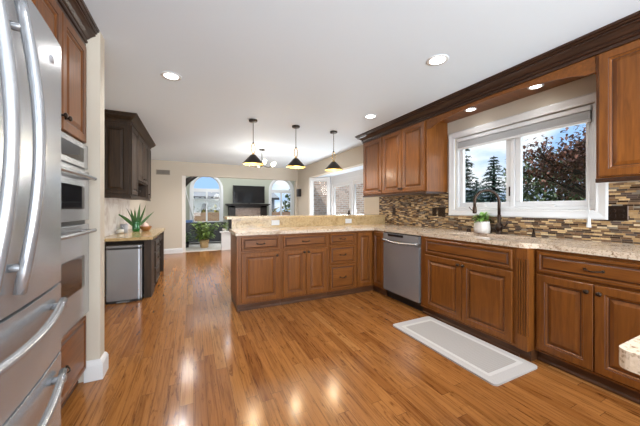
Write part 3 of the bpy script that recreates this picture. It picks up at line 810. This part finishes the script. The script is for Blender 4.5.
MB().prism(rrect(-tw-.003, tw+.003, -td-.003, td+.003, .03), [], .0, .03).build('base', 'black', t)
MB().prism(rrect(-tw-.004, tw+.004, -td-.004, td+.004, .03), [], .675, .698).build('rim', 'black', t)
MB().prism(rrect(-tw-.002, tw+.002, -td-.002, td+.002, .03), [], .698, .722).build('lid', 'steel_h', t, bevel=.008)
MB().box(-.07, .07, -td-.045, -td-.004, .008, .022).build('pedal', 'steel_h', t, bevel=.004)
# espresso wall cabinet
t = thing('espresso_wall_cabinet', 'espresso wall cabinet with raised end panel and crown over the desk', 'cabinet', (-.765, 4.335, 0), PI/2)
MB().box(0, 1.81, 0, .322, 1.60, 2.34).box(0, .46, 0, .322, 1.36, 1.60).box(1.40, 1.81, 0, .322, 1.36, 1.60).box(.46, 1.40, 0, .322, 1.36, 1.385).box(.46, 1.40, .30, .322, 1.385, 1.60).build('body', 'dark', t, bevel=.002)
add_door(t, .015, .445, 1.385, 2.315, (.42, 1.45), 0, 'door', 'dark', 'darkg')
add_door(t, .475, .925, 1.62, 2.315, (.90, 1.67), 0, 'door', 'dark', 'darkg'); add_door(t, .931, 1.385, 1.62, 2.315, (.956, 1.67), 0, 'door', 'dark', 'darkg')
add_door(t, 1.415, 1.795, 1.385, 2.315, (1.44, 1.45), 0, 'door', 'dark', 'darkg')
e_ = MB().rings(.01, .312, 1.385, 2.315, door_prof(.016), 0, (3, 6), 1).build('end_panel', ['dark', 'darkg'], t)
e_.location = (0, .322, 0); e_.rotation_euler = (0, 0, -PI/2)
MB().sweep([(0, 1.335), (.014, 1.335), (.014, 1.36), (0, 1.36)], [(0, .322), (0, 0), (1.81, 0)]).build('light_rail', 'dark', t)
MB().sweep([(o*.85, z) for o, z in cp], [(0, .322), (0, 0), (1.81, 0), (1.81, .322)]).build('crown', 'dark', t)
struct('wall_tile', MB().box(XD, XD+.008, 4.2, 6.1, DZ, 1.36), 'marble')
# things on the desk
t = thing('candle_jar', 'grey ceramic candle jar on the desk left of the snake plant', 'candle', (-1.0, 5.22, DZ))
MB().lathe([(.046, 0), (.050, .004), (.050, .135), (.045, .135), (.044, .115), (.0001, .113)], 20).build('vessel', 'greycan', t)
MB().tube([(0, 0, .112), (.001, 0, .128)], .0015, 5).build('wick', 'black', t)
t = thing('glass_jar', 'small clear glass jar on the desk beside the grey candle', 'jar', (-1.015, 5.05, DZ))
MB().lathe([(.0001, 0), (.045, 0), (.05, .006), (.05, .105)], 18, cap=False).build('vessel', 'clearglass', t)
MB().lathe([(.0001, .002), (.046, .006), (.046, .06), (.0001, .062)], 16).build('contents', 'pot', t)
t = thing('snake_plant', 'snake plant with tall blades in a green glass vase on the desk', 'plant', (-.86, 5.34, DZ))
MB().lathe([(.042, 0), (.052, .01), (.058, .06), (.05, .13), (.045, .165), (.048, .172), (.042, .17), (.046, .06), (.0001, .02)], 20).build('vase', 'greenglass', t)
mb = MB()
for az, el, L, w, b, ro in ((PI+.3, .95, .36, .075, .45, 1.2), (PI-.5, 1.22, .36, .065, .2, 1.0), (.2, 1.5, .40, .065, .05, 1.3), (-.2, 1.2, .40, .06, -.1, 1.2), (.4, .85, .36, .055, .1, 1.2), (1.9, 1.4, .34, .06, .2, .6), (-1.6, 1.35, .30, .06, .3, .2), (PI+.1, 1.4, .31, .065, .0, 1.3)):
    mb.leaf((.02*math.cos(az), .02*math.sin(az), .07), az, el, L, w*.72, b, 7, roll=ro)
mb.build('leaves', 'snake', t)
t = thing('wooden_bowl', 'round wooden bowl with handle-less rim on the desk right of the vase', 'bowl', (-.735, 5.42, DZ))
t['label'] = 'round wooden bowl on the desk right of the green vase'
MB().lathe([(.035, 0), (.055, .008), (.080, .045), (.090, .080), (.084, .082), (.073, .05), (.045, .018), (.0001, .014)], 24).build('vessel', 'bowlwood', t)
tag(MB().lathe([(.0001, 0), (.030, .006), (.052, .035), (.056, .07), (.042, .105), (.018, .122), (.0001, .125)], 16, (-.745, 5.42, DZ+.018)).build('salt_stone', 'pinkstone'),
    'pink rounded stone sitting in the wooden bowl', 'stone')
# air vent
t = thing('air_vent', 'bronze return air grille on the beige back wall', 'vent', (-.72, YB, 2.14), 0)
MB().rings(-.16, .16, -.065, .065, [(0, 0), (0, -.006), (.012, -.010), (.016, -.004), (.018, -.003)]).build('frame', mat('vent_taupe', (.30, .26, .21), .5), t)
mb = MB()
for i in range(8): mb.box(-.142, .142, -.009, -.004, -.047+i*.0125, -.040+i*.0125)
mb.box(-.004, .004, -.010, -.003, -.047, .047); mb.build('louvers', mat('vent_dark', (.16, .14, .115), .5), t)

# ------------------------------------------------------------------ ceiling lights
def downlight(label, x, y, z=CZ, r=.078, energy=None, spot=True):
    t = thing('recessed_light', label, 'light', (x, y, z), 0, 'recessed ceiling lights')
    MB().lathe([(r*.78, -.001), (r*1.12, -.001), (r*1.14, -.004), (r*1.06, -.008), (r*.80, -.006)], 28, cap=False).build('trim_ring', 'white', t)
    MB().lathe([(r*.80, -.004), (r*.5, -.0055), (.0001, -.006)], 28, cap=False).build('lens', 'lens', t)
    if spot:
        light('downlight_or_fill', 'SPOT', (x, y, z-.02), energy or DOWN['energy'], DOWN['color'], (0, 0, 0), spot_size=math.radians(150), spot_blend=.8, shadow_soft_size=.07)
    return t
downlight('lit recessed ceiling light over the walkway between ovens and peninsula', -.19, 2.91)
downlight('lit recessed ceiling light in front of the sink window', 1.864, 1.647)
downlight('lit recessed ceiling light near the corner by the three door wall cabinet', 2.18, 3.04)
for x, y in ((.3, .4), (1.7, .1), (.3, -1.4), (1.8, -1.4), (-.1, 6.6), (2.2, 6.8), (.9, 7.4), (-.2, 4.9)):   # added spots without fixtures, raising the room light; the far ones are stronger
    light('downlight_or_fill', 'SPOT', (x, y, CZ-.02), DOWN['energy']*(1.5 if y > 4 else 1), DOWN['color'], (0, 0, 0), spot_size=math.radians(150), spot_blend=.8, shadow_soft_size=.07)
downlight('lit recessed light in the valance soffit, left one above the faucet', 2.84, 2.05, 2.318, .055, 3)
downlight('lit recessed light in the valance soffit, right one nearer the end cabinet', 2.84, 1.41, 2.318, .055, 3)

def pendant(label, x, y):
    t = thing('pendant_lamp', label, 'pendant lamp', (x, y, CZ), 0, 'pendant lamps over the bar')
    MB().lathe([(.058, 0), (.060, -.004), (.060, -.022), (.052, -.028), (.0001, -.029)], 22).build('canopy', 'shade', t)
    MB().tube([(0, 0, -.027), (0, 0, -.325)], .0045, 8).lathe([(.010, -.318), (.012, -.326), (.010, -.338), (.0001, -.340)], 12).build('stem', 'shade', t)
    lp = [(.024*math.cos(a), 0, -.335-.052+.052*math.sin(a)*1.0+(-.0)) for a in [2*PI*i/24 for i in range(24)]]
    lp = [(x_*1.15, 0, (z_+.387)*1.3-.404) for x_, _, z_ in lp]
    MB().tube(lp, .0055, 8, closed=True).build('loop', 'brass', t)
    MB().lathe([(.0001, -.468), (.012, -.470), (.016, -.476), (.020, -.484), (.020, -.496), (.028, -.500)], 16).build('neck', 'brass', t)
    sh = MB().lathe([(.028, -.494), (.040, -.502), (.143, -.615), (.146, -.622), (.144, -.628)], 32, cap=False).build('lamp_shade', 'shade', t)
    MB().lathe([(.024, -.500), (.038, -.507), (.140, -.617), (.1435, -.6275)], 32, cap=False).build('lining', 'gold_in', sh)
    MB().lathe([(.012, -.498), (.014, -.52), (.026, -.545), (.030, -.565), (.022, -.588), (.0001, -.596)], 16).build('bulb', 'bulb', t)
    light('pendant_light', 'POINT', (x, y, CZ-.64), 7, (1, .88, .7), shadow_soft_size=.05)
    return t
pendant('dark cone pendant lamp with brass loop, nearest the open end of the bar', .766, 3.87)
pendant('dark cone pendant lamp with brass loop, middle one over the bar', 1.41, 3.88)
pendant('dark cone pendant lamp with brass loop, nearest the three door cabinet', 2.07, 3.90)
t = thing('dinette_chandelier', 'small multi-arm chandelier with glowing bulbs beyond the bar', 'chandelier', (1.32, 5.74, CZ))
MB().lathe([(.065, 0), (.065, -.02), (.0001, -.03)], 18).build('canopy', 'shade', t)
MB().tube([(0, 0, -.025), (0, 0, -.34)], .007, 8).lathe([(.0001, -.32), (.03, -.335), (.03, -.36), (.0001, -.375)], 14).build('stem', 'shade', t)
for i, a in enumerate((2.75, -.38, .25, 3.4, 1.6, 4.7)):
    c, s = math.cos(a), math.sin(a)
    arm = MB().tube([(c*.02, s*.02, -.35), (c*.14, s*.14, -.375), (c*.26, s*.26, -.34)], .006, 8).build('arm', 'shade', t)
    MB().lathe([(.014, -.345), (.018, -.33), (.034, -.305), (.036, -.285), (.022, -.262), (.0001, -.255)], 14, (c*.26, s*.26, 0)).build('bulb', 'bulb', arm)
light('chandelier_light', 'POINT', (1.32, 5.74, CZ-.58), 25, (1, .95, .88), shadow_soft_size=.2)

# ------------------------------------------------------------------ bay windows
def plain_window(name, loc, rotz, w, z0, z1, cells, fr=.05, handle=False, sw=.045):
    r = sroot(name, loc, rotz)
    mb = MB(); frame_box(mb, 0, w, z0, z1, fr, 0, .09)
    xs = [0]+list(cells)+[w]
    for c_ in cells: mb.box(c_-fr/2, c_+fr/2, 0, .09, z0+fr, z1-fr)
    mb.build('window_frame', 'white', r, bevel=.004)
    for i in range(len(xs)-1):
        a = xs[i]+(fr if i == 0 else fr/2)+.001; b = xs[i+1]-(fr if i == len(xs)-2 else fr/2)-.001
        mb = MB(); frame_box(mb, a, b, z0+fr+.001, z1-fr-.001, sw, .02, .065); s_ = mb.build('sash', 'white', r, bevel=.004)
        MB().box(a+sw-.001, b-sw+.001, .040, .046, z0+fr+sw-.001, z1-fr-sw+.001).build('pane', 'glass', s_)
        if handle and i == 0: MB().box(b-.030, b-.012, .004, .02, 1.0, 1.2).build('handle', 'bronze', s_)
    return r
La = math.hypot(.47, .45); ang = math.atan2(-.45, .47)
plain_window('window_2', (XR+.012, BY1-.012, 0), ang, La-.03, .42, BZ-.01, [], .06)
plain_window('window_3', (3.502, 6.775, 0), -PI/2, 1.88, .42, 1.955, [1.085], .09, True, .085)
plain_window('window_4', (3.497, 4.878, 0), -PI/2-(PI/2+ang) , La-.03, .42, BZ-.01, [], .06)
t = thing('window_ornament', 'small dark ornament standing on the sill of the bay window', 'ornament', (3.44, 5.62, 0))
tag(t, cat='ornament'); t.location = (3.535, 5.95, .0)
t.location = (3.40, 5.62, 0)
MB().lathe([(.16, 0), (.16, .02), (.02, .05), (.018, .88), (.03, .90)], 16).build('stand', 'bronze', t)
MB().lathe([(.035, .90), (.07, .93), (.085, .99), (.06, 1.05), (.025, 1.08), (.02, 1.12), (.03, 1.14), (.0001, 1.15)], 14).build('finial', 'bronze', t)
t['label'] = 'dark ornament on a slim stand seen through in front of the bay window'

# wall speaker near the corner
t = thing('wall_speaker', 'small black speaker on the beige wall left of the bay', 'speaker', (XR, 7.92, 1.68), -PI/2)
MB().box(-.075, .075, -.10, -.001, -.12, .12).build('case', 'black', t, bevel=.008)
MB().rings(-.065, .065, -.11, .11, [(0, -.1), (0, -.104), (.004, -.106)]).build('grille', 'fascia', t)

# ------------------------------------------------------------------ living room
def arch_window(name, x0, x1, z0, zs):
    r = sroot(name, (0, YV, 0))
    r1 = arch_poly(x0-.09, x1+.09, z0-.09, zs); r0 = arch_poly(x0, x1, z0, zs); r2 = arch_poly(x0+.055, x1-.055, z0+.055, zs, 14)
    MB().prism(r1, [r0[::-1]], -.03, -.001, 'y').build('window_frame', 'white', r)
    mb = MB().prism(r0, [rect(x0+.055, (x0+x1)/2-.03, z0+.055, zs-.10)[::-1], rect((x0+x1)/2+.03, x1-.055, z0+.055, zs-.10)[::-1], arch_poly(x0+.06, x1-.06, zs+.03, zs+.04, 14)[::-1]], .03, .09, 'y')
    s_ = mb.build('sash', 'white', r)
    MB().prism(r2, [], .055, .062, 'y').build('pane', 'glass', s_)
    return r
arch_window('window_5', *AW[0]); arch_window('window_6', *AW[1])
t = thing('fireplace', 'black wood fireplace mantel with stone surround below the television', 'fireplace', (2.08, YV-.002, 0))
MB().box(-.78, -.52, -.30, 0, 0, 1.30).box(.52, .78, -.30, 0, 0, 1.30).box(-.78, .78, -.30, 0, 1.22, 1.30).box(-.84, .84, -.36, 0, 1.30, 1.34).box(-.90, .90, -.42, 0, 1.34, 1.385).build('mantel', 'mantel', t, bevel=.008)
MB().box(-.518, -.40, -.22, -.05, .004, 1.218).box(.40, .518, -.22, -.05, .004, 1.218).box(-.40, .40, -.22, -.05, .85, 1.218).build('surround', 'stone', t)
MB().box(-.40, .40, -.14, -.05, .004, .85).build('firebox', 'black', t)
t = thing('television', 'black flat television standing on the fireplace mantel', 'television', (2.13, YV-.16, 1.385))
MB().box(-.66, .66, -.03, .03, .03, .76).build('panel', 'black', t, bevel=.004)
MB().box(-.645, .645, -.032, -.030, .05, .745).build('screen', 'tvblack', t)
MB().box(-.25, .25, -.10, .08, 0, .012).box(-.04, .04, -.01, .02, .012, .04).build('stand', 'black', t)
t = thing('black_sideboard', 'low black sideboard behind the houseplants in the living room', 'sideboard', (.38, 10.1, .004), 0)
MB().box(-.66, .62, -.2, .2, .06, .68).build('body', 'sofa', t, bevel=.006)
MB().box(-.68, .64, -.22, .22, .68, .72).build('top', 'sofa', t, bevel=.006)
for i in range(3): MB().box(-.64+i*.422, -.64+i*.422+.41, -.215, -.2, .09, .66).build('door', 'sofa', t, bevel=.004)
for sx in (-.6, .56):
    for sy in (-.16, .16): MB().box(sx-.025, sx+.025, sy-.025, sy+.025, 0, .06).build('leg', 'sofa', t)
tag(MB().prism(rrect(-.26, -.02, 9.98, 10.20, .03), [], .724, .80).build('folded_throw', 'blue', bevel=.02), 'folded blue cloth lying on the black sideboard', 'cloth')
t = thing('floor_lamp', 'dark floor lamp with pale slanting pole at left edge of the living room', 'lamp', (.09, 10.75, .004))
MB().lathe([(.15, 0), (.15, .02), (.02, .03)], 20).build('base', 'shade', t)
MB().tube([(0, 0, .02), (-.04, 0, .6), (-.33, 0, 1.75), (-.36, 0, 1.98)], .022, 10).build('pole', 'whiteplastic', t)
MB().tube([(-.36, 0, 1.95), (-.42, 0, 2.05), (-.28, 0, 2.20), (.12, 0, 2.42)], .02, 8).build('arm', 'shade', t)
MB().tube([(-.44, 0, 1.98), (-.26, 0, 2.2), (.10, 0, 2.42)], [.10, .10, .04], 14).build('shade', 'shade', t)
def bush(name, label, loc, mpot, potr, poth, n, spread, height, ml_, L, w, seed):
    t = thing(name, label, 'plant', loc, 0, 'plants by the living room opening'); rr = random.Random(seed)
    MB().lathe([(potr*.75, 0), (potr*.8, .01), (potr, poth), (potr*.92, poth), (potr*.9, poth*.9), (.0001, poth*.88)], 20).build('pot', mpot, t)
    st = MB(); lf = MB()
    for i in range(n):
        a = rr.uniform(0, 2*PI); q = spread*math.sqrt(rr.random()); z = poth+rr.uniform(.02, height)
        p = (q*math.cos(a)*(.4+.6*(z-poth)/height), q*math.sin(a)*(.4+.6*(z-poth)/height), z)
        if i % 4 == 0: st.tube([(0, 0, poth*.85), (p[0]*.4, p[1]*.4, poth+(z-poth)*.6), p], .004, 5)
        lf.leaf(p, a+rr.uniform(-.8, .8), rr.uniform(-.3, 1.0), L*rr.uniform(.7, 1.2), w*rr.uniform(.7, 1.2), 1.1, 4)
    st.build('stems', 'housep', t); lf.build('foliage', ml_, t)
    return t
bush('potted_houseplant', 'bushy green houseplant in a tan planter inside the living room', (.30, 8.95, .004), 'terracotta', .14, .24, 200, .38, .50, 'housep', .17, .09, 11)
bush('potted_houseplant', 'low plant with long dark leaves beside the left jamb', (-.22, 9.25, .004), 'black', .11, .16, 40, .22, .30, 'snake', .26, .06, 12)
bush('trailing_houseplant', 'small trailing plant on the end of the low white wall', (.80, 8.22, .535), 'pot', .06, .08, 36, .13, .16, 'housep', .10, .05, 13)

# ------------------------------------------------------------------ outdoors
def conifer(label, x, y, h, r, seed, n=2600):
    t = thing('conifer_tree', label, 'tree', (x, y, -.32), 0, 'evergreens outside the sink window'); rr = random.Random(seed)
    MB().lathe([(.14, 0), (.10, h*.5), (.02, h*.97)], 8).build('trunk', 'bark', t)
    mb = MB()
    levels = 26
    for k in range(levels):
        z = h*(.08+.90*k/levels); rad = r*(1-k/levels)**.85*rr.uniform(.75, 1.15)+.05
        for j in range(max(6, int(17*(1-k/levels))+5)):
            a = rr.uniform(0, 2*PI); L = rad*rr.uniform(.65, 1.1)
            for q in range(7):
                f = (q+.6)/7; p = (L*f*math.cos(a), L*f*math.sin(a), z+.10*L*math.sin(f*2)-.22*L*f*f)
                for sgn in (-1, 1): mb.leaf(p, a+sgn*rr.uniform(.5, 1.1), rr.uniform(-.35, .35), .12+.22*rad*(1-f*.5), .075+.04*rad, .5, 2)
    mb.build('foliage', 'conifer', t)
    return t
conifer('dark conifer filling the left edge of the sink window', 11.6, 8.75, 4.7, 1.2, 1)
conifer('pointed conifer just left of the window mullion', 15.0, 9.45, 4.55, 1.45, 2)
conifer('low distant conifer between the two taller evergreens', 20.5, 14.3, 3.9, 1.9, 3)
def deciduous(label, x, y, seed, mleaf, trunk_h=1.0, spread=2.4, nleaf=2600, leafsz=.16, droop=0, cat_group='trees outside the sink window'):
    t = thing('broadleaf_tree', label, 'tree', (x, y, -.32), 0, cat_group); rr = random.Random(seed)
    br = MB(); lf = MB(); tips = []
    def grow(p, d, L, r, lv):
        q = [Vector(p)]; dd = d.copy()
        for i in range(4):
            dd = (dd+Vector((rr.uniform(-.25, .25), rr.uniform(-.25, .25), rr.uniform(-.1, .16)))).normalized(); q.append(q[-1]+dd*L/4)
        br.tube(q, [r*(1-.12*i) for i in range(5)], 6)
        if lv == 0: tips.extend(q[1:]); return
        if lv <= 1: tips.extend(q[2:])
        for i in range(rr.choice((3, 4))):
            k = rr.choice((2, 3, 4)); nd = (dd+Vector((rr.uniform(-1, 1), rr.uniform(-1, 1), rr.uniform(-.35, .7)))).normalized()
            grow(q[k], nd, L*rr.uniform(.62, .85), r*.55, lv-1)
    for i in range(4):
        a = 2*PI*i/4+rr.uniform(-.4, .4)
        grow((0, 0, trunk_h), Vector((math.cos(a)*.75, math.sin(a)*.75, .8)).normalized(), spread*.5, .06, 3)
    br.tube([(0, 0, 0), (0, 0, trunk_h+.1)], .12, 8)
    br.build('branches', 'bark', t)
    for i in range(nleaf):
        p = rr.choice(tips); q = (p.x+rr.gauss(0, .10), p.y+rr.gauss(0, .10), p.z+rr.gauss(0, .08))
        lf.leaf(q, rr.uniform(0, 2*PI), rr.uniform(-1.2, .5), leafsz*rr.uniform(.6, 1.1), leafsz*.55, .6, 2)
    lf.build('foliage', mleaf, t)
    return t
deciduous('dark tree with sparse purple red leaves outside the right window pane', 6.1, 1.62, 5, 'plum', 1.25, 1.75, 9000, .075)
def hedge(label, x0, x1, y0, y1, z1, n, m, seed, L=.16, name='hedge', grp=None):
    rr = random.Random(seed); t = thing(name, label, 'hedge', ((x0+x1)/2, (y0+y1)/2, -.32), 0, grp)
    cx, cy = (x0+x1)/2, (y0+y1)/2; mb = MB()
    for i in range(n):
        mb.leaf((rr.uniform(x0, x1)-cx, rr.uniform(y0, y1)-cy, rr.uniform(.02, z1+.32)*rr.uniform(.8, 1.05)), rr.uniform(0, 2*PI), rr.uniform(-.8, 1.1), L*rr.uniform(.6, 1.3), L*.5, .7, 2)
    mb.build('foliage', m, t)
    st = MB()
    for i in range(14): st.tube([((x1-x0)*(i/13-.5), 0, 0), ((x1-x0)*(i/13-.5)+.1, rr.uniform(-.1, .1), (z1+.32)*.7)], .03, 5)
    st.build('stems', 'bark', t)
hedge('tall dark green hedge behind the purple leaved tree', 9.6, 10.6, 2.6, 5.75, 2.9, 9500, 'hedge', 21, .17)
# seen through the arched windows: neighbouring house, brick garden wall, golden shrubs
t = thing('neighbour_house', 'pale house with grey roof seen through the left arched window', 'house', (2.0, 36, -.32), 0)
MB().box(-6, 8, 0, 6, 0, 2.9).build('walls', 'siding', t)
MB().prism([(-.9, 2.9), (7, 2.9), (3, 4.1)], [], -6.4, 8.4, 'x').build('roof', 'roofgrey', t)
MB().box(-6.4, 8.4, -.95, -.85, 2.62, 2.92).build('fascia', 'fascia', t)
for x in (-3.0, -1.2, 1.6, 4.0):
    w_ = MB().box(x, x+.9, -.04, 0, .9, 2.2).build('window', 'white', t); MB().box(x+.07, x+.83, -.05, -.04, .97, 2.13).build('pane', 'blackglass', w_)
tag(MB().box(-6, 9, 17, 17.3, -.32, .95).build('garden_wall', 'brick_brown'), 'brown brick garden wall outside the arched windows', 'wall')
hedge('golden green shrubs along the brick garden wall', -3, 7, 18.0, 18.8, 1.25, 1500, 'yellowleaf', 22, .3, 'shrub_row')

hedge('tall loose green shrubs seen through the right arched window', 6.2, 12, 19.2, 20.0, 2.5, 2200, 'hedge', 23, .34)
# island corner at the right edge of the picture
t = thing('kitchen_island', 'corner of a granite topped island at the lower right', 'island', (0, 0, 0))
MB().prism(rrect(.757, 1.9, -.85, .238, .02), [], CB, CT).build('island_top', 'granite', t, bevel=.012, seg=3)
MB().box(.98, 1.87, -.82, .05, .083, CB).build('body', 'cab', t, bevel=.002)
MB().box(1.02, 1.83, -.78, .01, 0, .083).build('toe_kick', 'kick', t)
